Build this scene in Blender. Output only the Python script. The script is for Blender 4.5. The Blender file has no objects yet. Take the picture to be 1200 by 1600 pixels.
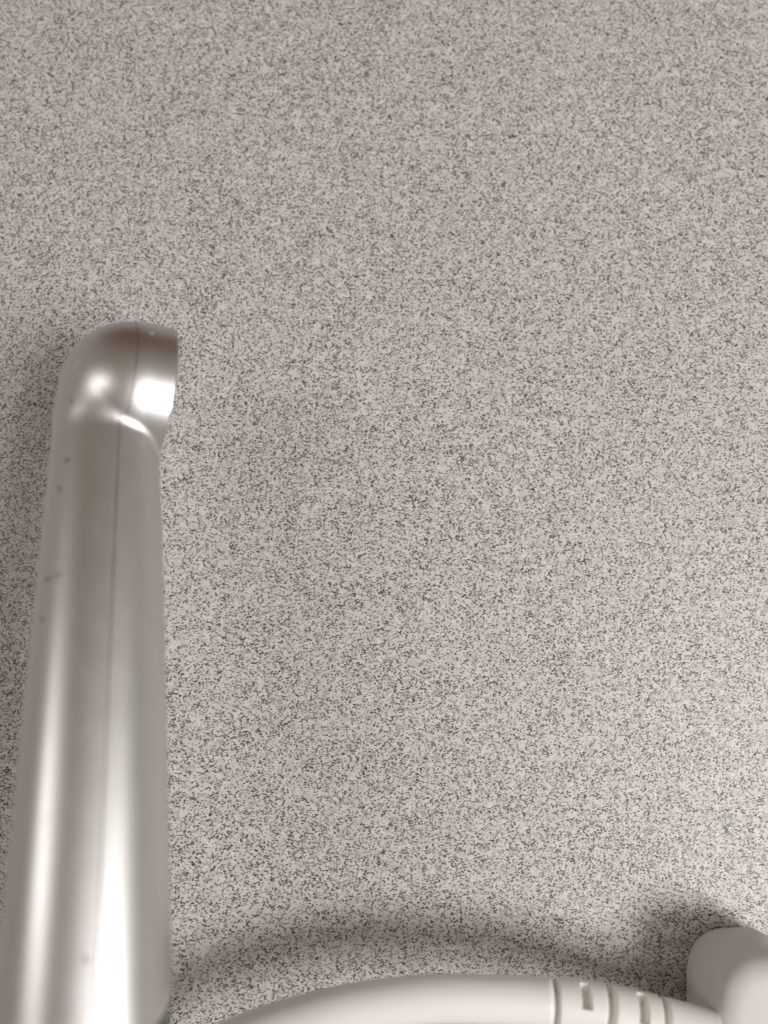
import bpy, bmesh, math, random
import numpy as np
from mathutils import Vector, Matrix

random.seed(4)
scene = bpy.context.scene
COL = scene.collection

# ------------------------------------------------------------------ camera
TILT = math.radians(8.0)
D0 = 0.240                       # metres from lens to the counter along the view axis
LENS, SENS = 26.0, 34.6
F = LENS / SENS * 1600.0         # focal length in pixels of the 1200x1600 photograph
CAM = Vector((0.0, -D0 * math.sin(TILT), D0 * math.cos(TILT)))
cam_data = bpy.data.cameras.new("camera")
cam = bpy.data.objects.new("camera", cam_data)
COL.objects.link(cam)
cam.location = CAM
cam.rotation_euler = (TILT, 0, 0)
cam_data.lens = LENS
cam_data.sensor_fit = 'VERTICAL'
cam_data.sensor_height = SENS
cam_data.sensor_width = SENS * 0.75
cam_data.clip_start = 0.005
cam_data.clip_end = 50
cam_data.dof.use_dof = True
cam_data.dof.focus_distance = 0.230
cam_data.dof.aperture_fstop = 5.2
scene.camera = cam
ROT = Matrix.Rotation(TILT, 3, 'X')


def at(px, py, d):
    """point seen at pixel (px, py) of the photograph, d metres in front of the lens"""
    return CAM + ROT @ Vector(((px - 600) / F * d, (800 - py) / F * d, -d))


def at_z(px, py, z):
    r = ROT @ Vector(((px - 600) / F, (800 - py) / F, -1))
    return CAM + r * ((z - CAM.z) / r.z)


# ------------------------------------------------------------------ world and lamps
scene.view_settings.view_transform = 'Standard'
scene.view_settings.look = 'None'
scene.view_settings.exposure = 0.0
scene.view_settings.gamma = 1.0
world = bpy.data.worlds.new("World")
scene.world = world
world.use_nodes = True
wn, wl = world.node_tree.nodes, world.node_tree.links
bg = wn["Background"]
tc = wn.new("ShaderNodeTexCoord")
sep = wn.new("ShaderNodeSeparateXYZ")
wl.new(tc.outputs["Generated"], sep.inputs[0])
ramp = wn.new("ShaderNodeValToRGB")      # a dim room: grey low down, brown overhead, shaped for the silver's reflections
wl.new(sep.outputs["Z"], ramp.inputs[0])
e = ramp.color_ramp.elements
e[0].position = 0.05; e[0].color = (0.27, 0.25, 0.24, 1)
e[1].position = 0.85; e[1].color = (0.155, 0.125, 0.098, 1)
m = ramp.color_ramp.elements.new(0.40); m.color = (0.19, 0.165, 0.142, 1)
wood = wn.new("ShaderNodeMapRange")       # dark wooden cupboards beyond the far side of the counter
wood.interpolation_type = 'SMOOTHSTEP'
wl.new(sep.outputs["Y"], wood.inputs[0])
wood.inputs[1].default_value = 0.70; wood.inputs[2].default_value = 0.95
wmix = wn.new("ShaderNodeMix"); wmix.data_type = 'RGBA'
wl.new(wood.outputs[0], wmix.inputs[0])
wl.new(ramp.outputs[0], wmix.inputs[6])
wmix.inputs[7].default_value = (0.095, 0.05, 0.028, 1)
wl.new(wmix.outputs[2], bg.inputs["Color"])
bg.inputs["Strength"].default_value = 1.2


def area_lamp(name, direction, dist, sx, sy, power, color, aim=Vector((0, 0, 0))):
    ld = bpy.data.lights.new(name, 'AREA')
    ld.shape = 'RECTANGLE'; ld.size = sx; ld.size_y = sy
    ld.energy = power; ld.color = color
    o = bpy.data.objects.new(name, ld)
    COL.objects.link(o)
    v = Vector(direction).normalized()
    o.location = aim + v * dist
    o.rotation_euler = (-v).to_track_quat('-Z', 'Y').to_euler()
    return o


area_lamp("ceiling_lamp", (0.76, -0.36, 1.0), 1.6, 0.60, 0.60, 20.0, (1.0, 0.985, 0.985))
area_lamp("ceiling_lamp_near", (0.74, 0.10, 1.0), 1.7, 0.18, 1.1, 2.6, (1.0, 0.98, 0.97))
area_lamp("ceiling_lamp_far", (-0.74, 0.10, 1.0), 1.7, 0.26, 0.75, 3.8, (1.0, 0.98, 0.97))


# ------------------------------------------------------------------ helpers
def new_mat(name):
    mt = bpy.data.materials.new(name)
    mt.use_nodes = True
    return mt, mt.node_tree.nodes, mt.node_tree.links, mt.node_tree.nodes["Principled BSDF"]


def link(name, mesh, mat, parent=None):
    o = bpy.data.objects.new(name, mesh)
    if mat is not None and not mesh.materials:
        mesh.materials.append(mat)
    COL.objects.link(o)
    if parent is not None:
        o.parent = parent
    return o


def math_node(nodes, links, op, a, b=None, clamp=False):
    n = nodes.new("ShaderNodeMath"); n.operation = op; n.use_clamp = clamp
    for i, v in enumerate((a, b)):
        if v is None: continue
        if isinstance(v, (int, float)): n.inputs[i].default_value = v
        else: links.new(v, n.inputs[i])
    return n.outputs[0]


# ------------------------------------------------------------------ materials
def laminate():
    mt, N, L, P = new_mat("speckled_laminate")
    tc = N.new("ShaderNodeTexCoord")
    mp = N.new("ShaderNodeMapping")
    mp.vector_type = 'TEXTURE'
    mp.inputs["Rotation"].default_value = (0, 0, math.radians(14))
    mp.inputs["Scale"].default_value = (1.0, 0.66, 1.0)
    L.new(tc.outputs["Object"], mp.inputs[0])

    def noise(scale, detail=1.0, rough=0.5, vec=mp.outputs[0], dist=0.0, off=None):
        n = N.new("ShaderNodeTexNoise")
        n.inputs["Scale"].default_value = scale
        n.inputs["Detail"].default_value = detail
        n.inputs["Roughness"].default_value = rough
        n.inputs["Distortion"].default_value = dist
        if off is not None:
            v = N.new("ShaderNodeVectorMath"); v.operation = 'ADD'
            L.new(vec, v.inputs[0]); v.inputs[1].default_value = (off, off * 1.7, off * 0.3)
            vec = v.outputs[0]
        L.new(vec, n.inputs["Vector"])
        return n.outputs["Fac"]

    def ramp(fac, p0, p1, inter='LINEAR'):
        r = N.new("ShaderNodeMapRange"); r.interpolation_type = 'SMOOTHSTEP'
        L.new(fac, r.inputs[0])
        r.inputs[1].default_value = p0; r.inputs[2].default_value = p1
        return r.outputs[0]

    def mix(fac, a, b, blend='MIX'):
        n = N.new("ShaderNodeMix"); n.data_type = 'RGBA'; n.blend_type = blend
        if isinstance(fac, float): n.inputs[0].default_value = fac
        else: L.new(fac, n.inputs[0])
        for s, v in ((6, a), (7, b)):
            if isinstance(v, tuple): n.inputs[s].default_value = v
            else: L.new(v, n.inputs[s])
        return n.outputs[2]

    iso = tc.outputs["Object"]
    # dark flecks: short squiggles about half a millimetre wide
    wob = N.new("ShaderNodeTexNoise"); wob.inputs["Scale"].default_value = 900; wob.inputs["Detail"].default_value = 1
    L.new(iso, wob.inputs["Vector"])
    wsub = N.new("ShaderNodeVectorMath"); wsub.operation = 'SUBTRACT'
    L.new(wob.outputs["Color"], wsub.inputs[0]); wsub.inputs[1].default_value = (0.5, 0.5, 0.5)
    wscl = N.new("ShaderNodeVectorMath"); wscl.operation = 'SCALE'
    L.new(wsub.outputs[0], wscl.inputs[0]); wscl.inputs["Scale"].default_value = 0.0004
    dens = noise(150, 2.0, 0.6, vec=iso, off=3.1)
    dens = math_node(N, L, 'MULTIPLY', math_node(N, L, 'SUBTRACT', dens, 0.5), 0.45)

    def dots(scale, ang, squash, share, r0, r1, soft, off):
        mpx = N.new("ShaderNodeMapping"); mpx.vector_type = 'TEXTURE'
        mpx.inputs["Rotation"].default_value = (0, 0, math.radians(ang))
        mpx.inputs["Scale"].default_value = (1.0, squash, 1.0)
        ad = N.new("ShaderNodeVectorMath"); ad.operation = 'ADD'
        L.new(iso, ad.inputs[0]); L.new(wscl.outputs[0], ad.inputs[1])
        ad2 = N.new("ShaderNodeVectorMath"); ad2.operation = 'ADD'
        L.new(ad.outputs[0], ad2.inputs[0]); ad2.inputs[1].default_value = (off, off * 0.7, 0)
        L.new(ad2.outputs[0], mpx.inputs[0])
        v = N.new("ShaderNodeTexVoronoi"); v.voronoi_dimensions = '2D'
        v.inputs["Scale"].default_value = scale
        L.new(mpx.outputs[0], v.inputs["Vector"])
        sc = N.new("ShaderNodeSeparateColor"); L.new(v.outputs["Color"], sc.inputs[0])
        rad = math_node(N, L, 'ADD', r0, math_node(N, L, 'MULTIPLY', sc.outputs[0], r1 - r0))
        edge = math_node(N, L, 'SUBTRACT', rad, v.outputs["Distance"])
        m_ = N.new("ShaderNodeMapRange"); m_.interpolation_type = 'SMOOTHSTEP'
        L.new(edge, m_.inputs[0]); m_.inputs[1].default_value = -soft; m_.inputs[2].default_value = soft
        pres = N.new("ShaderNodeMapRange")
        L.new(math_node(N, L, 'SUBTRACT', math_node(N, L, 'ADD', dens, share), sc.outputs[1]), pres.inputs[0])
        pres.inputs[1].default_value = -0.02; pres.inputs[2].default_value = 0.12
        return math_node(N, L, 'MULTIPLY', m_.outputs[0], pres.outputs[0])
    f1 = noise(900, 0.6, 0.5)
    s1 = ramp(math_node(N, L, 'ADD', f1, math_node(N, L, 'MULTIPLY', dens, 0.3)), 0.64, 0.68)
    s2 = dots(1060, 24, 0.58, 0.64, 0.24, 0.44, 0.045, 0.013)
    s3 = dots(820, -16, 0.56, 0.34, 0.24, 0.44, 0.04, 0.171)
    s4 = dots(430, 50, 0.6, 0.05, 0.16, 0.30, 0.03, 0.377)
    flecks = math_node(N, L, 'MAXIMUM', math_node(N, L, 'MAXIMUM', s1, s4), math_node(N, L, 'MAXIMUM', s2, s3))
    # strength of each fleck varies
    var = ramp(noise(420, 1.0, 0.5, vec=iso, off=7.0), 0.30, 0.62)
    fstr = math_node(N, L, 'ADD', math_node(N, L, 'MULTIPLY', var, 0.45), 0.55)
    flecks = math_node(N, L, 'MULTIPLY', flecks, fstr)
    # pale ground with soft greyish and whitish clouds
    base = mix(ramp(noise(330, 2.0, 0.6, vec=iso, off=1.0), 0.38, 0.66), (0.53, 0.503, 0.484, 1), (0.645, 0.616, 0.597, 1))
    base = mix(math_node(N, L, 'MULTIPLY', ramp(noise(45, 2.0, 0.6, vec=iso, off=5.0), 0.35, 0.7), 0.35), base, (0.54, 0.53, 0.51, 1))
    white = ramp(noise(260, 1.0, 0.4, vec=iso, off=19.0), 0.66, 0.74)
    base = mix(math_node(N, L, 'MULTIPLY', white, 0.3), base, (0.74, 0.725, 0.70, 1))
    fcol = mix(noise(500, 0.0, vec=iso, off=23.0), (0.042, 0.034, 0.031, 1), (0.11, 0.092, 0.085, 1))
    white_up = math_node(N, L, 'SUBTRACT', 1.0, math_node(N, L, 'MULTIPLY', white, 0.75))
    col = mix(math_node(N, L, 'MULTIPLY', flecks, white_up), base, fcol)
    L.new(col, P.inputs["Base Color"])
    P.inputs["Roughness"].default_value = 0.42
    P.inputs["IOR"].default_value = 1.5
    # pressed texture of the laminate
    b1 = noise(620, 2.0, 0.6, vec=iso, off=31.0)
    b2 = noise(1500, 1.0, 0.5, vec=mp.outputs[0], off=37.0)
    h = math_node(N, L, 'ADD', b1, math_node(N, L, 'MULTIPLY', b2, 0.4))
    bump = N.new("ShaderNodeBump")
    bump.inputs["Strength"].default_value = 0.55
    bump.inputs["Distance"].default_value = 0.00035
    L.new(h, bump.inputs["Height"])
    L.new(bump.outputs[0], P.inputs["Normal"])
    return mt


def satin_silver(marks):
    mt, N, L, P = new_mat("satin_silver_plastic")
    tc = N.new("ShaderNodeTexCoord")
    P.inputs["Metallic"].default_value = 0.92
    P.inputs["Roughness"].default_value = 0.38
    n = N.new("ShaderNodeTexNoise")
    n.inputs["Scale"].default_value = 0.16; n.inputs["Detail"].default_value = 4
    L.new(tc.outputs["Object"], n.inputs["Vector"])
    mr = N.new("ShaderNodeMapRange")
    L.new(n.outputs["Fac"], mr.inputs[0])
    mr.inputs[1].default_value = 0.3; mr.inputs[2].default_value = 0.7
    mr.inputs[3].default_value = 0.365; mr.inputs[4].default_value = 0.385
    # fine rubbed streaks along and across the handle
    sm = N.new("ShaderNodeMapping"); sm.inputs["Rotation"].default_value = (0, 0, 0.5)
    sm.inputs["Scale"].default_value = (2.6, 0.28, 2.6)
    L.new(tc.outputs["Object"], sm.inputs[0])
    sn2 = N.new("ShaderNodeTexNoise"); sn2.inputs["Scale"].default_value = 1.0; sn2.inputs["Detail"].default_value = 3
    L.new(sm.outputs[0], sn2.inputs["Vector"])
    sr = N.new("ShaderNodeMapRange"); L.new(sn2.outputs["Fac"], sr.inputs[0])
    sr.inputs[1].default_value = 0.60; sr.inputs[2].default_value = 0.72
    sr.inputs[3].default_value = 0.0; sr.inputs[4].default_value = 0.05
    L.new(math_node(N, L, 'ADD', mr.outputs[0], sr.outputs[0]), P.inputs["Roughness"])
    # small scuffs and specks of dirt, each with its own shape
    w = N.new("ShaderNodeTexNoise")
    w.inputs["Scale"].default_value = 2.2; w.inputs["Detail"].default_value = 3
    L.new(tc.outputs["Object"], w.inputs["Vector"])
    dark = None; pale = None
    for (x, y, z, r, ax, ay, ang, kind) in marks:
        mp = N.new("ShaderNodeMapping"); mp.vector_type = 'TEXTURE'
        mp.inputs["Location"].default_value = (x, y, z)
        mp.inputs["Rotation"].default_value = (0, 0, ang)
        mp.inputs["Scale"].default_value = (r * ax, r * ay, r * 6)
        L.new(tc.outputs["Object"], mp.inputs[0])
        ln = N.new("ShaderNodeVectorMath"); ln.operation = 'LENGTH'
        L.new(mp.outputs[0], ln.inputs[0])
        d = math_node(N, L, 'ADD', ln.outputs["Value"], math_node(N, L, 'MULTIPLY', math_node(N, L, 'SUBTRACT', w.outputs["Fac"], 0.5), 2.2))
        k = N.new("ShaderNodeMapRange"); k.interpolation_type = 'SMOOTHSTEP'
        L.new(d, k.inputs[0])
        k.inputs[1].default_value = 1.15; k.inputs[2].default_value = 0.5
        k.inputs[3].default_value = 0.0; k.inputs[4].default_value = 0.5
        if kind == 'dark':
            dark = k.outputs[0] if dark is None else math_node(N, L, 'MAXIMUM', dark, k.outputs[0])
        else:
            pale = k.outputs[0] if pale is None else math_node(N, L, 'MAXIMUM', pale, k.outputs[0])
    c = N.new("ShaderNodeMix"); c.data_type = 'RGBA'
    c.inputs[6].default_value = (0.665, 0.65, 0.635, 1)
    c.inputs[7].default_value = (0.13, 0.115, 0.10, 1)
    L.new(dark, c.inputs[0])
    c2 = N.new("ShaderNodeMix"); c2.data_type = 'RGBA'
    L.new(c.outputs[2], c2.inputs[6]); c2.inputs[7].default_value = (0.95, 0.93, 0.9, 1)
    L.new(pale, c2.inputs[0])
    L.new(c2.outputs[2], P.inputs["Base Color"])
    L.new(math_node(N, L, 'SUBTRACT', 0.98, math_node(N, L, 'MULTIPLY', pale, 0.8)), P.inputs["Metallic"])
    g = N.new("ShaderNodeTexNoise")
    g.inputs["Scale"].default_value = 4.5; g.inputs["Detail"].default_value = 2
    L.new(tc.outputs["Object"], g.inputs["Vector"])
    b = N.new("ShaderNodeBump")
    b.inputs["Strength"].default_value = 0.12; b.inputs["Distance"].default_value = 0.00003
    L.new(g.outputs["Fac"], b.inputs["Height"])
    L.new(b.outputs[0], P.inputs["Normal"])
    return mt


def plain(name, color, rough, sss=0.0, var=0.06, scale=60.0, spec=0.5, bump=0.0):
    mt, N, L, P = new_mat(name)
    tc = N.new("ShaderNodeTexCoord")
    n = N.new("ShaderNodeTexNoise")
    n.inputs["Scale"].default_value = scale; n.inputs["Detail"].default_value = 4
    L.new(tc.outputs["Object"], n.inputs["Vector"])
    c = N.new("ShaderNodeMix"); c.data_type = 'RGBA'
    c.inputs[6].default_value = tuple(v * (1 - var) for v in color) + (1,)
    c.inputs[7].default_value = tuple(min(1, v * (1 + var)) for v in color) + (1,)
    L.new(n.outputs["Fac"], c.inputs[0])
    L.new(c.outputs[2], P.inputs["Base Color"])
    P.inputs["Roughness"].default_value = rough
    P.inputs["Specular IOR Level"].default_value = spec
    if sss:
        P.inputs["Subsurface Weight"].default_value = sss
        P.inputs["Subsurface Radius"].default_value = (1.0, 0.8, 0.6)
        P.inputs["Subsurface Scale"].default_value = 0.003
    if bump:
        g = N.new("ShaderNodeTexNoise")
        g.inputs["Scale"].default_value = scale * 25; g.inputs["Detail"].default_value = 2
        L.new(tc.outputs["Object"], g.inputs["Vector"])
        b = N.new("ShaderNodeBump")
        b.inputs["Strength"].default_value = bump; b.inputs["Distance"].default_value = 0.0001
        L.new(g.outputs["Fac"], b.inputs["Height"])
        L.new(b.outputs[0], P.inputs["Normal"])
    return mt


# ------------------------------------------------------------------ countertop
def make_counter():
    me = bpy.data.meshes.new("countertop")
    bm = bmesh.new()
    bmesh.ops.create_cube(bm, size=1.0)
    bmesh.ops.scale(bm, vec=(2.4, 0.89, 0.038), verts=bm.verts)
    bmesh.ops.translate(bm, vec=(0.15, -0.205, -0.019), verts=bm.verts)
    bmesh.ops.bevel(bm, geom=[x for x in bm.edges], offset=0.005, segments=3, affect='EDGES')
    bm.to_mesh(me); bm.free()
    o = link("countertop", me, laminate())
    o["kind"] = "structure"
    return o


make_counter()


# ------------------------------------------------------------------ implicit surface -> mesh
def surface_nets(sdf, lo, hi, step):
    """quad mesh of sdf == 0, vertices pulled exactly onto the surface"""
    xs = [np.arange(lo[i], hi[i] + step, step) for i in range(3)]
    X, Y, Z = np.meshgrid(*xs, indexing='ij')
    V = sdf(X, Y, Z)
    S = V < 0
    nx, ny, nz = V.shape
    cnt = np.zeros((nx - 1, ny - 1, nz - 1), int)
    for a in (0, 1):
        for b in (0, 1):
            for c in (0, 1):
                cnt += S[a:nx - 1 + a, b:ny - 1 + b, c:nz - 1 + c]
    active = (cnt > 0) & (cnt < 8)
    idx = -np.ones(active.shape, int)
    I = np.argwhere(active)
    idx[active] = np.arange(len(I))
    P = np.stack([xs[k][I[:, k]] + step / 2 for k in range(3)], 1)
    eps = step * 0.1

    def grad(Q):
        x, y, z = Q.T
        g = np.stack([sdf(x + eps, y, z) - sdf(x - eps, y, z),
                      sdf(x, y + eps, z) - sdf(x, y - eps, z),
                      sdf(x, y, z + eps) - sdf(x, y, z - eps)], 1) / (2 * eps)
        return g
    for it in range(8):
        g = grad(P)
        v = sdf(*P.T)
        P = P - g * (v / np.maximum((g * g).sum(1), 1e-6))[:, None] * 0.9
    quads = []
    for ax in range(3):
        sl0 = [slice(None)] * 3; sl1 = [slice(None)] * 3
        sl0[ax] = slice(0, -1); sl1[ax] = slice(1, None)
        d = S[tuple(sl0)] != S[tuple(sl1)]
        E = np.argwhere(d)
        o1, o2 = [k for k in range(3) if k != ax]
        ok = (E[:, o1] > 0) & (E[:, o2] > 0) & (E[:, o1] < V.shape[o1] - 1) & (E[:, o2] < V.shape[o2] - 1)
        E = E[ok]
        c = []
        for (p, q) in ((-1, -1), (0, -1), (0, 0), (-1, 0)):
            G = E.copy(); G[:, o1] += p; G[:, o2] += q
            c.append(idx[G[:, 0], G[:, 1], G[:, 2]])
        Q = np.stack(c, 1)
        inside = S[E[:, 0], E[:, 1], E[:, 2]]
        flip = inside if ax != 1 else ~inside
        Q[~flip] = Q[~flip][:, ::-1]
        quads.append(Q)
    return P, np.concatenate(quads)


def smin(a, b, k):
    h = np.clip(0.5 + 0.5 * (b - a) / k, 0, 1)
    return b * (1 - h) + a * h - k * h * (1 - h)


def smax(a, b, k):
    return -smin(-a, -b, k)


# ------------------------------------------------------------------ silver handheld device (local units: millimetres)
# local frame: x to the right, y along the handle towards its head, z out of the front
PA = at(167, 700, 0.192)
PB = at(131.5, 1600, 0.150)
ydir = (PA - PB).normalized()
mid = (PA + PB) / 2
zdir = (CAM - mid); zdir = (zdir - ydir * zdir.dot(ydir)).normalized()
xdir = ydir.cross(zdir)
DEV = Matrix(((xdir.x, ydir.x, zdir.x, PA.x), (xdir.y, ydir.y, zdir.y, PA.y),
              (xdir.z, ydir.z, zdir.z, PA.z), (0, 0, 0, 1))) @ Matrix.Scale(0.001, 4)
LEN = (PA - PB).length * 1000

HC = np.array((6.6, 15.6, 0.0))           # centre of the round head
HR = 18.6
CV = np.array((0.985, -0.06, -0.16)); CV /= np.linalg.norm(CV)   # direction the collar points in
HL = 6.2                                 # collar length from the centre


def half_width(y):
    s = -y / LEN
    return 12.85 + 3.8 * s + 0.0 * s * s


def handle_sdf(x, y, z):
    a = half_width(y)
    xc = np.where(x > 0, x * (1 + 0.035 * np.exp(-((y + 2) / 14.0) ** 2)), x)
    p = 2.35
    r = (np.abs(xc / a) ** p + np.abs(z / (a * 0.98)) ** p + 1e-12) ** (1 / p)
    side = (r - 1) * a * 0.97
    # rounded top end of the handle
    yt = y - 4.0
    dome = np.sqrt(np.maximum(yt, 0) ** 2 + (r * a) ** 2) - a
    return np.where(yt > 0, dome, side)


def head_sdf(x, y, z):
    px, py, pz = x - HC[0], y - HC[1], z - HC[2]
    h = px * CV[0] + py * CV[1] + pz * CV[2]
    r2 = px * px + py * py + pz * pz - h * h
    rad = np.sqrt(np.maximum(r2, 0) + np.minimum(h, 0) ** 2) - HR - 0.05 * np.maximum(h, 0)
    return smax(rad, h - HL, 0.5)


def device_sdf(x, y, z):
    q = np.clip((5.0 - x) / 15.0, 0, 1)
    k = 1.5 + 4.2 * q * q * (3 - 2 * q)
    return smin(handle_sdf(x, y, z), head_sdf(x, y, z), k)


def seam_x(y):
    return 2.6 + 1.0 * (y / LEN)


HS = -3.7                                  # seam plane of the collar, measured along its axis
TJ = 3.0                                  # where the two seams meet


def build_device():
    root = bpy.data.objects.new("handheld_appliance", None)
    root.empty_display_size = 20
    root.matrix_world = DEV
    COL.objects.link(root)
    root["label"] = "silver satin plastic handheld appliance with rounded elbow head, above the speckled countertop"
    root["category"] = "appliance"

    YB = -(LEN + 4.0)
    P, Q = surface_nets(device_sdf, (-19, YB - 3, -19), (19, 35, 19), 0.62)
    me = bpy.data.meshes.new("tmp")
    me.from_pydata([tuple(p) for p in P], [], [tuple(int(i) for i in q) for q in Q])
    bm = bmesh.new(); bm.from_mesh(me)

    def cut(co, no, keep=None):
        geom = bm.verts[:] + bm.edges[:] + bm.faces[:]
        bmesh.ops.bisect_plane(bm, geom=geom, dist=1e-5, plane_co=co, plane_no=no,
                               clear_outer=(keep == 'below'), clear_inner=(keep == 'above'))
    # lower rim: slants up to the right where the black grip begins
    rim_co = Vector((16.0, -(LEN - 5.8), 0)); rim_no = Vector((-0.30, 1, 0.40)).normalized()
    cut(rim_co, rim_no, 'above')
    sn = Vector((1, -1.0 / LEN, 0)).normalized()
    cut(Vector((2.6, 0, 0)), sn)
    cut(Vector(HC + CV * HS), Vector(CV))
    cut(Vector((0, TJ, 0)), Vector((0, 1, 0)))
    bmesh.ops.remove_doubles(bm, verts=bm.verts, dist=0.02)
    bm.faces.ensure_lookup_table()

    def is_left(c):
        u = c.x - seam_x(c.y)
        h = (Vector(c) - Vector(HC)).dot(Vector(CV)) - HS
        return (h < 0) if c.y > TJ else (u < 0)
    tags = [is_left(f.calc_center_median()) for f in bm.faces]
    coords = [v.co.copy() for v in bm.verts]
    faces = [[v.index for v in f.verts] for f in bm.faces]
    bm.free(); bpy.data.meshes.remove(me)

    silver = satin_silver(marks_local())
    for side, nm in ((True, "handle_shell"), (False, "nozzle_shell")):
        fs = [f for f, t in zip(faces, tags) if t == side]
        used = sorted({i for f in fs for i in f})
        mp = {o: n for n, o in enumerate(used)}
        m = bpy.data.meshes.new(nm)
        m.from_pydata([coords[i] for i in used], [], [[mp[i] for i in f] for f in fs])
        b = bmesh.new(); b.from_mesh(m)
        # drop stray specks left by the cuts
        b.faces.ensure_lookup_table()
        seen, best = set(), []
        for f in b.faces:
            if f in seen: continue
            stack, comp = [f], []
            seen.add(f)
            while stack:
                g = stack.pop(); comp.append(g)
                for ed in g.edges:
                    for h in ed.link_faces:
                        if h not in seen: seen.add(h); stack.append(h)
            if len(comp) > len(best): best = comp
        bset = set(best)
        bmesh.ops.delete(b, geom=[f for f in b.faces if f not in bset], context='FACES')
        # turn the edge of the shell inwards with a tiny round-over, so that the joint is a real groove
        bmesh.ops.recalc_face_normals(b, faces=b.faces)
        b.normal_update()
        cx = sum((f.calc_center_median().x) * f.normal.x for f in b.faces)
        if cx < 0:
            bmesh.ops.reverse_faces(b, faces=b.faces)
            b.normal_update()
        nrm = {v: v.normal.copy() for v in b.verts}
        bedges = [ed for ed in b.edges if ed.is_boundary]
        bv = {v for ed in bedges for v in ed.verts}
        inward = {}
        for v in bv:
            acc = Vector((0, 0, 0))
            for f in v.link_faces:
                acc += f.calc_center_median() - v.co
            n = nrm[v]
            acc -= n * acc.dot(n)
            inward[v] = acc.normalized() if acc.length > 1e-6 else Vector((0, 0, 0))
        for v in bv:
            v.co += inward[v] * 0.12
        steps = [(-0.05, 0.04), (-0.14, 0.06), (-1.3, 0.02)]
        prev = {v: v for v in bv}
        pedges = [(ed.verts[0], ed.verts[1], ed.link_faces[0]) for ed in bedges]
        ring = pedges
        base = {v: v.co.copy() for v in bv}
        off = Vector((0, 0, 0))
        accd, acci = 0.0, 0.0
        for (dn, di) in steps:
            accd += 0; nv = {}
            for v in bv:
                nv[v] = b.verts.new(base[v] + nrm[v] * dn - inward[v] * di)
            for (a, c, lf) in pedges:
                try:
                    b.faces.new((prev[a], prev[c], nv[c], nv[a]))
                except ValueError:
                    pass
            prev = nv
        bmesh.ops.recalc_face_normals(b, faces=b.faces)
        for f in b.faces: f.smooth = True
        outer = [f.normal.dot(f.normal) > 0 and all(v in nrm for v in f.verts) for f in b.faces]
        b.verts.index_update()
        b.to_mesh(m); b.free()
        co = np.empty(len(m.vertices) * 3); m.vertices.foreach_get("co", co); co = co.reshape(-1, 3)
        eps = 0.15
        G = np.stack([device_sdf(co[:, 0] + eps * (k == 0), co[:, 1] + eps * (k == 1), co[:, 2] + eps * (k == 2))
                      - device_sdf(co[:, 0] - eps * (k == 0), co[:, 1] - eps * (k == 1), co[:, 2] - eps * (k == 2)) for k in range(3)], 1)
        G /= np.maximum(np.linalg.norm(G, axis=1), 1e-9)[:, None]
        ln = []
        for p, is_out in zip(m.polygons, outer):
            for vi in p.vertices:
                ln.append(tuple(G[vi]) if is_out else (0.0, 0.0, 0.0))
        m.normals_split_custom_set(ln)
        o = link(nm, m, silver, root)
        o["label"] = ("silver shell with the domed back of the head" if side
                      else "silver shell with the round collar facing sideways")
    # dark inner core seen in the joint
    P, Q = surface_nets(lambda x, y, z: device_sdf(x, y, z) + 0.75, (-19, YB + 1, -19), (19, 35, 19), 1.5)
    m = bpy.data.meshes.new("inner_core")
    m.from_pydata([tuple(p) for p in P], [], [tuple(int(i) for i in q) for q in Q])
    for f in m.polygons: f.use_smooth = True
    link("inner_core", m, plain("dark_inner_plastic", (0.10, 0.095, 0.09), 0.6), root)

    # black grip that carries on below the silver shell, curving down to the counter
    dark = plain("black_grip_plastic", (0.012, 0.012, 0.015), 0.45, var=0.2, spec=0.3)
    inv = DEV.inverted()
    down = (inv.to_3x3() @ Vector((0, 0, -1))).normalized()
    g0 = Vector((0, -(LEN - 12), 0))
    g1 = Vector((0, -(LEN + 26), 0))
    foot_w = DEV @ g1 + Vector((-0.03, -0.075, 0)); foot_w.z = 0.0
    g3 = inv @ foot_w
    g2 = inv @ (foot_w + Vector((0, -0.012, 0.06)))
    spine = []
    for i in range(41):
        t = i / 40
        spine.append(g0 * (1 - t) ** 3 + g1 * 3 * t * (1 - t) ** 2 + g2 * 3 * t * t * (1 - t) + g3 * t ** 3)
    b = bmesh.new()
    rings = []
    for i, c in enumerate(spine):
        tg = (spine[min(i + 1, 40)] - spine[max(i - 1, 0)]).normalized()
        ux = Vector((1, 0, 0)); ux = (ux - tg * ux.dot(tg)).normalized()
        uz = ux.cross(tg) if False else tg.cross(ux)
        a = half_width(-(LEN)) * (0.985 if i < 12 else 0.985 + 0.5 * ((i - 12) / 28) ** 2)
        if i == 0: a *= 0.9
        ring = []
        for k in range(48):
            th = 2 * math.pi * k / 48
            cs, sn_ = math.cos(th), math.sin(th)
            r = (abs(cs) ** 2.35 + abs(sn_) ** 2.35) ** (-1 / 2.35) * a
            if i < 9:
                # stay just inside the shell where it is slipped in
                y = c.y
                r = r / a * (half_width(y) - 0.35)
            ring.append(b.verts.new(c + ux * cs * r + uz * sn_ * r * 0.96))
        rings.append(ring)
    for i in range(40):
        for k in range(48):
            b.faces.new((rings[i][k], rings[i][(k + 1) % 48], rings[i + 1][(k + 1) % 48], rings[i + 1][k]))
    b.faces.new(rings[0]); b.faces.new(rings[-1][::-1])
    bmesh.ops.recalc_face_normals(b, faces=b.faces)
    for f in b.faces: f.smooth = len(f.verts) == 4
    m = bpy.data.meshes.new("grip"); b.to_mesh(m); b.free()
    o = link("grip", m, dark, root)
    o["label"] = "black lower grip below the silver shell"
    return root


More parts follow.
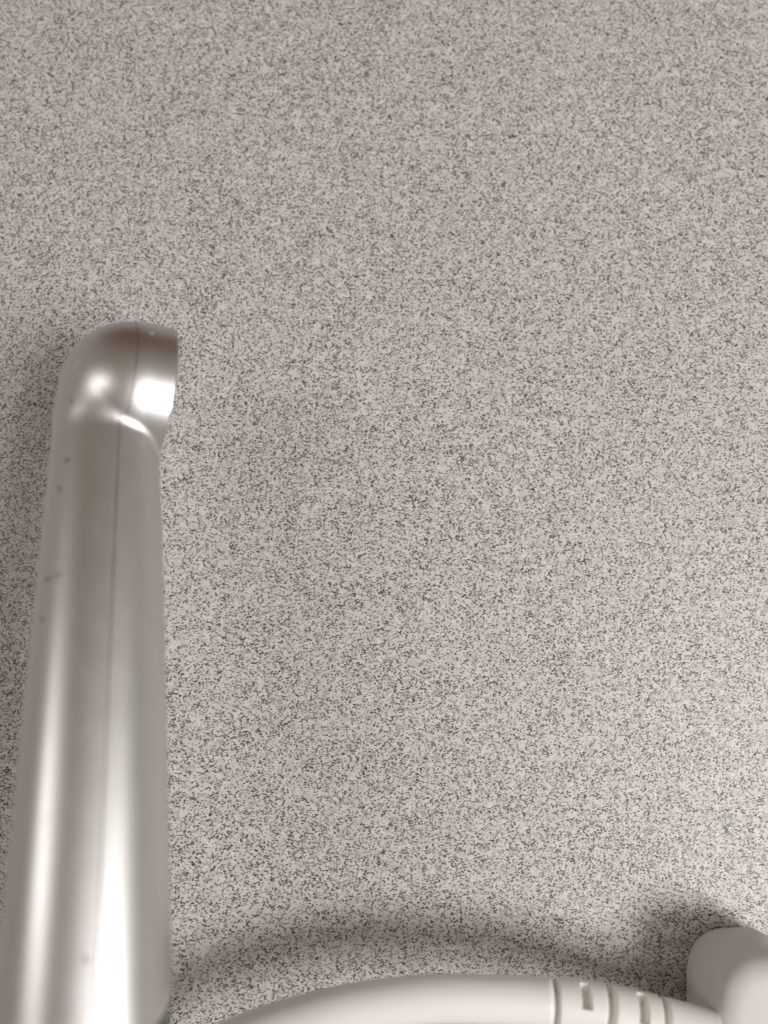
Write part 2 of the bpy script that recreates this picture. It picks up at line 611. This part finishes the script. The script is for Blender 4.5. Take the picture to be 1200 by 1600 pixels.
def marks_local():
    """scuffs: pixel in the photograph -> spot on the front of the handle"""
    inv = DEV.inverted()
    ci = inv @ CAM
    out = []
    for (px, py, r, ax, ay, ang, kind) in (
            (111, 627, 0.55, 0.7, 1.2, 0.3, 'dark'),
            (105, 719, 0.75, 1.0, 1.0, 0.0, 'dark'),
            (93, 765, 0.6, 0.7, 2.0, 0.2, 'dark'),
            (74, 905, 0.8, 1.2, 0.8, 0.4, 'dark'),
            (90, 899, 0.7, 1.6, 0.6, 0.5, 'dark'),
            (65, 967, 0.6, 0.9, 0.9, 0.0, 'dark'),
            (134, 1499, 0.7, 1.0, 1.1, 0.0, 'dark'),
            (131, 576, 0.35, 0.9, 0.9, 0.0, 'dark'),
            (119, 569, 0.42, 3.6, 0.5, 0.7, 'pale'),
            (237, 521, 0.5, 1.5, 0.8, 0.6, 'pale')):
        # march from the lens to the surface
        tgt = inv @ at(px, py, 0.2)
        d = (tgt - ci).normalized()
        t = 100.0
        for i in range(200):
            q = ci + d * t
            s = float(device_sdf(np.array([q.x]), np.array([q.y]), np.array([q.z]))[0])
            t += s * 0.6
            if abs(s) < 0.01 or t > 400: break
        q = ci + d * t
        out.append((q.x, q.y, q.z, r, ax, ay, ang, kind))
    return out


build_device()


# ------------------------------------------------------------------ white cord with strain relief and plug
def catmull(pts, n):
    out = []
    P = [pts[0] * 2 - pts[1]] + list(pts) + [pts[-1] * 2 - pts[-2]]
    for i in range(1, len(P) - 2):
        for j in range(n):
            t = j / n
            a, b, c, d = P[i - 1], P[i], P[i + 1], P[i + 2]
            out.append(0.5 * ((2 * b) + (c - a) * t + (2 * a - 5 * b + 4 * c - d) * t * t + (3 * b - a - 3 * c + d) * t ** 3))
    out.append(pts[-1].copy())
    return out


def frames(sp):
    fr = []
    for i in range(len(sp)):
        tg = (sp[min(i + 1, len(sp) - 1)] - sp[max(i - 1, 0)]).normalized()
        up = Vector((0, 0, 1)); up = (up - tg * up.dot(tg)).normalized()
        side = up.cross(tg)
        fr.append((tg, up, side))
    return fr


def tube(name, sp, radii, mat, parent, seg=48, caps=True):
    fr = frames(sp)
    b = bmesh.new(); rings = []
    for c, (tg, up, sd), r in zip(sp, fr, radii):
        rings.append([b.verts.new(c + up * math.cos(2 * math.pi * k / seg) * r + sd * math.sin(2 * math.pi * k / seg) * r) for k in range(seg)])
    for i in range(len(rings) - 1):
        for k in range(seg):
            b.faces.new((rings[i][k], rings[i][(k + 1) % seg], rings[i + 1][(k + 1) % seg], rings[i + 1][k]))
    if caps:
        b.faces.new(rings[0][::-1]); b.faces.new(rings[-1])
    bmesh.ops.recalc_face_normals(b, faces=b.faces)
    for f in b.faces: f.smooth = len(f.verts) == 4
    m = bpy.data.meshes.new(name); b.to_mesh(m); b.free()
    return link(name, m, mat, parent)


class Path:
    def __init__(self, sp):
        self.sp = sp
        self.s = [0.0]
        for a, b in zip(sp, sp[1:]): self.s.append(self.s[-1] + (b - a).length)

    def point(self, s):
        s = max(0.0, min(self.s[-1] - 1e-7, s))
        lo, hi = 0, len(self.s) - 1
        while hi - lo > 1:
            m_ = (lo + hi) // 2
            if self.s[m_] <= s: lo = m_
            else: hi = m_
        t = (s - self.s[lo]) / (self.s[hi] - self.s[lo])
        return self.sp[lo].lerp(self.sp[hi], t)

    def part(self, s0, s1, n):
        return [self.point(s0 + (s1 - s0) * i / (n - 1)) for i in range(n)]

    def nearest_px(self, px):
        best, bs = 1e9, 0
        for c, s in zip(self.sp, self.s):
            q = ROT.transposed() @ (c - CAM)
            x = 600 + F * q.x / -q.z
            if abs(x - px) < best: best, bs = abs(x - px), s
        return bs


def build_cord():
    H = 0.0245
    pts = [at_z(60, 2050, 0.0062), at_z(110, 1850, 0.012), at_z(215, 1712, 0.019), at_z(345, 1638, 0.023), at_z(490, 1588, 0.0242), at_z(640, 1563, H),
           at_z(760, 1561, H), at_z(872, 1567, H), at_z(940, 1577, H), at_z(1020, 1597, H), at_z(1100, 1622, H), at_z(1180, 1655, H)]
    P = Path(catmull(pts, 24))
    root = bpy.data.objects.new("power_cord", None)
    root.location = pts[4]
    root.location.z = 0
    root.empty_display_size = 0.02
    COL.objects.link(root)
    bpy.context.view_layer.update()
    root["label"] = "thick white plastic cord with slotted strain relief, arching over the countertop into a pale plug"
    root["category"] = "cord"
    white = plain("white_cord_plastic", (0.86, 0.845, 0.815), 0.38, sss=0.15, var=0.03, scale=40, bump=0.05)
    relief = plain("white_strain_relief_plastic", (0.85, 0.83, 0.795), 0.45, sss=0.15, var=0.03, scale=40, bump=0.05)
    R = 0.0055
    s_end = P.nearest_px(868)
    shift = Vector(root.location)

    def loc(o):
        # geometry was laid out in world metres; move it under the root's own frame
        o.data.transform(Matrix.Translation(-shift))
        return o
    n = 150
    sp = P.part(0, s_end - 0.0014, n)
    loc(tube("cable", sp, [R] * n, white, root))
    # thin inner sleeve seen between the rings
    sA = P.nearest_px(869); sB = P.nearest_px(1092)
    sp = P.part(sA - 0.003, sB, 50)
    loc(tube("inner_sleeve", sp, [R * 0.55] * 50, relief, root))

    def ring(px0, px1, slots, r0, r1):
        s0, s1 = P.nearest_px(px0), P.nearest_px(px1)
        # stations across the ring, doubled at slot walls; small round-over at both ends
        st = [(0.0, -1.2), (0.012, -0.25), (0.05, 0.0)]
        marks = []
        for (a, bb, c0, c1) in slots: marks += [a, bb]
        base = sorted(set([0.05, 0.12, 0.2, 0.3, 0.4, 0.5, 0.6, 0.7, 0.8, 0.88, 0.95] + marks))
        stations = [0.0, 0.004, 0.03]
        for q in base:
            if q in marks:
                stations += [q - 0.012, q + 0.012]
            else: stations.append(q)
        stations += [0.97, 0.996, 1.0]
        stations = sorted(set(stations))
        angs = [2 * math.pi * k / 72 for k in range(72)]
        sp = [P.point(s0 + (s1 - s0) * q) for q in stations]
        tgt = []
        fr = []
        for q in stations:
            a_, b_ = P.point(s0 + (s1 - s0) * q - 0.0008), P.point(s0 + (s1 - s0) * q + 0.0008)
            tg = (b_ - a_).normalized()
            up = Vector((0, 0, 1)); up = (up - tg * up.dot(tg)).normalized()
            fr.append((tg, up, up.cross(tg)))
        b = bmesh.new(); rings = []
        for q, c, (tg, up, sd) in zip(stations, sp, fr):
            rr = r0 + (r1 - r0) * q
            row = []
            for th in angs:
                r = rr
                if q <= 0.0 or q >= 1.0: r = rr * 0.5
                elif q < 0.01 or q > 0.99: r = rr * 0.965
                for (a, bb, c0, c1) in slots:
                    if a < q < bb:
                        d = math.degrees(th)
                        for w in (-360, 0, 360):
                            if c0 < d + w < c1: r = rr * 0.54
                row.append(b.verts.new(c + up * math.cos(th) * r + sd * math.sin(th) * r))
            rings.append(row)
        for i in range(len(rings) - 1):
            for k in range(72):
                b.faces.new((rings[i][k], rings[i][(k + 1) % 72], rings[i + 1][(k + 1) % 72], rings[i + 1][k]))
        b.faces.new(rings[0][::-1]); b.faces.new(rings[-1])
        bmesh.ops.recalc_face_normals(b, faces=b.faces)
        for f in b.faces: f.smooth = len(f.verts) == 4
        for ed in b.edges:
            if len(ed.link_faces) == 2 and ed.calc_face_angle(0) > math.radians(38): ed.smooth = False
        m = bpy.data.meshes.new("relief_ring"); b.to_mesh(m); b.free()
        return loc(link("relief_ring", m, relief, root))
    # slots: (start, end along the ring, start and end angle round it; 0 = up, positive = away from the viewer)
    sg = SLOT_SIGN
    def sl(a, b, c0, c1):
        c0, c1 = (c0 * sg, c1 * sg)
        return (a, b, min(c0, c1), max(c0, c1))
    ring(870, 941, [sl(0.46, 0.66, 18, 80), sl(0.48, 0.68, -100, -32), sl(0.48, 0.68, 140, 200)], R * 1.06, R * 1.10)
    ring(953, 1022, [sl(0.48, 0.68, 12, 82), sl(0.48, 0.68, -120, -40), sl(0.48, 0.68, 140, 200)], R * 1.10, R * 1.16)
    ring(1034, 1110, [], R * 1.16, R * 1.24)

    # plug: flared skirt with a taller rounded boss, pale silicone-like plastic
    xl = at_z(1066, 1560, 0.011).x * 1000; yt_ = at_z(1158, 1452, 0.012).y * 1000
    bxl = at_z(1112, 1570, 0.022).x * 1000; byt = at_z(1160, 1490, 0.022).y * 1000
    cx, cy = xl + 20.0, yt_ - 20.0

    def plug(x, y, z):
        X, Y = x - cx, y - cy
        w = 17.8 * np.exp(-(np.sqrt((Y + 8) ** 2 + 16) / 2 + (Y + 8) / 2 - 8) / 28.0)
        r1 = (np.abs(X / w) ** 2.12 + np.abs(Y / 19.5) ** 2.12 + np.abs((z - 12.0) / 11.8) ** 2.12 + 1e-9) ** (1 / 2.12)
        body = (r1 - 1) * 10.0
        q = ((np.abs((x - bxl - 14.0) / 14.0)) ** 2.6 + (np.abs((y - byt + 17.0) / 17.0)) ** 2.6 + 1e-9) ** (1 / 2.6)
        rr = smax((q - 1) * 14.0, np.abs(z - 13.5) - 13.2, 6.0)
        return smin(body, rr, 2.0)
    Pm, Q = surface_nets(plug, (cx - 30, cy - 32, -2), (cx + 36, cy + 34, 36), 0.9)
    m = bpy.data.meshes.new("plug_body")
    m.from_pydata([tuple(Vector(p) * 0.001 - shift) for p in Pm], [], [tuple(int(i) for i in q) for q in Q])
    b = bmesh.new(); b.from_mesh(m)
    bmesh.ops.recalc_face_normals(b, faces=b.faces)
    for f in b.faces: f.smooth = True
    b.to_mesh(m); b.free()
    pale = plain("pale_grey_plug_plastic", (0.61, 0.59, 0.57), 0.5, sss=0.6, var=0.03, scale=30, bump=0.05)
    o = link("plug_body", m, pale, root)
    o["label"] = "rounded pale grey plug body at the end of the cord"


SLOT_SIGN = 1
build_cord()
print("tris", sum(len(o.data.polygons) * 2 for o in bpy.data.objects if o.type == 'MESH'))
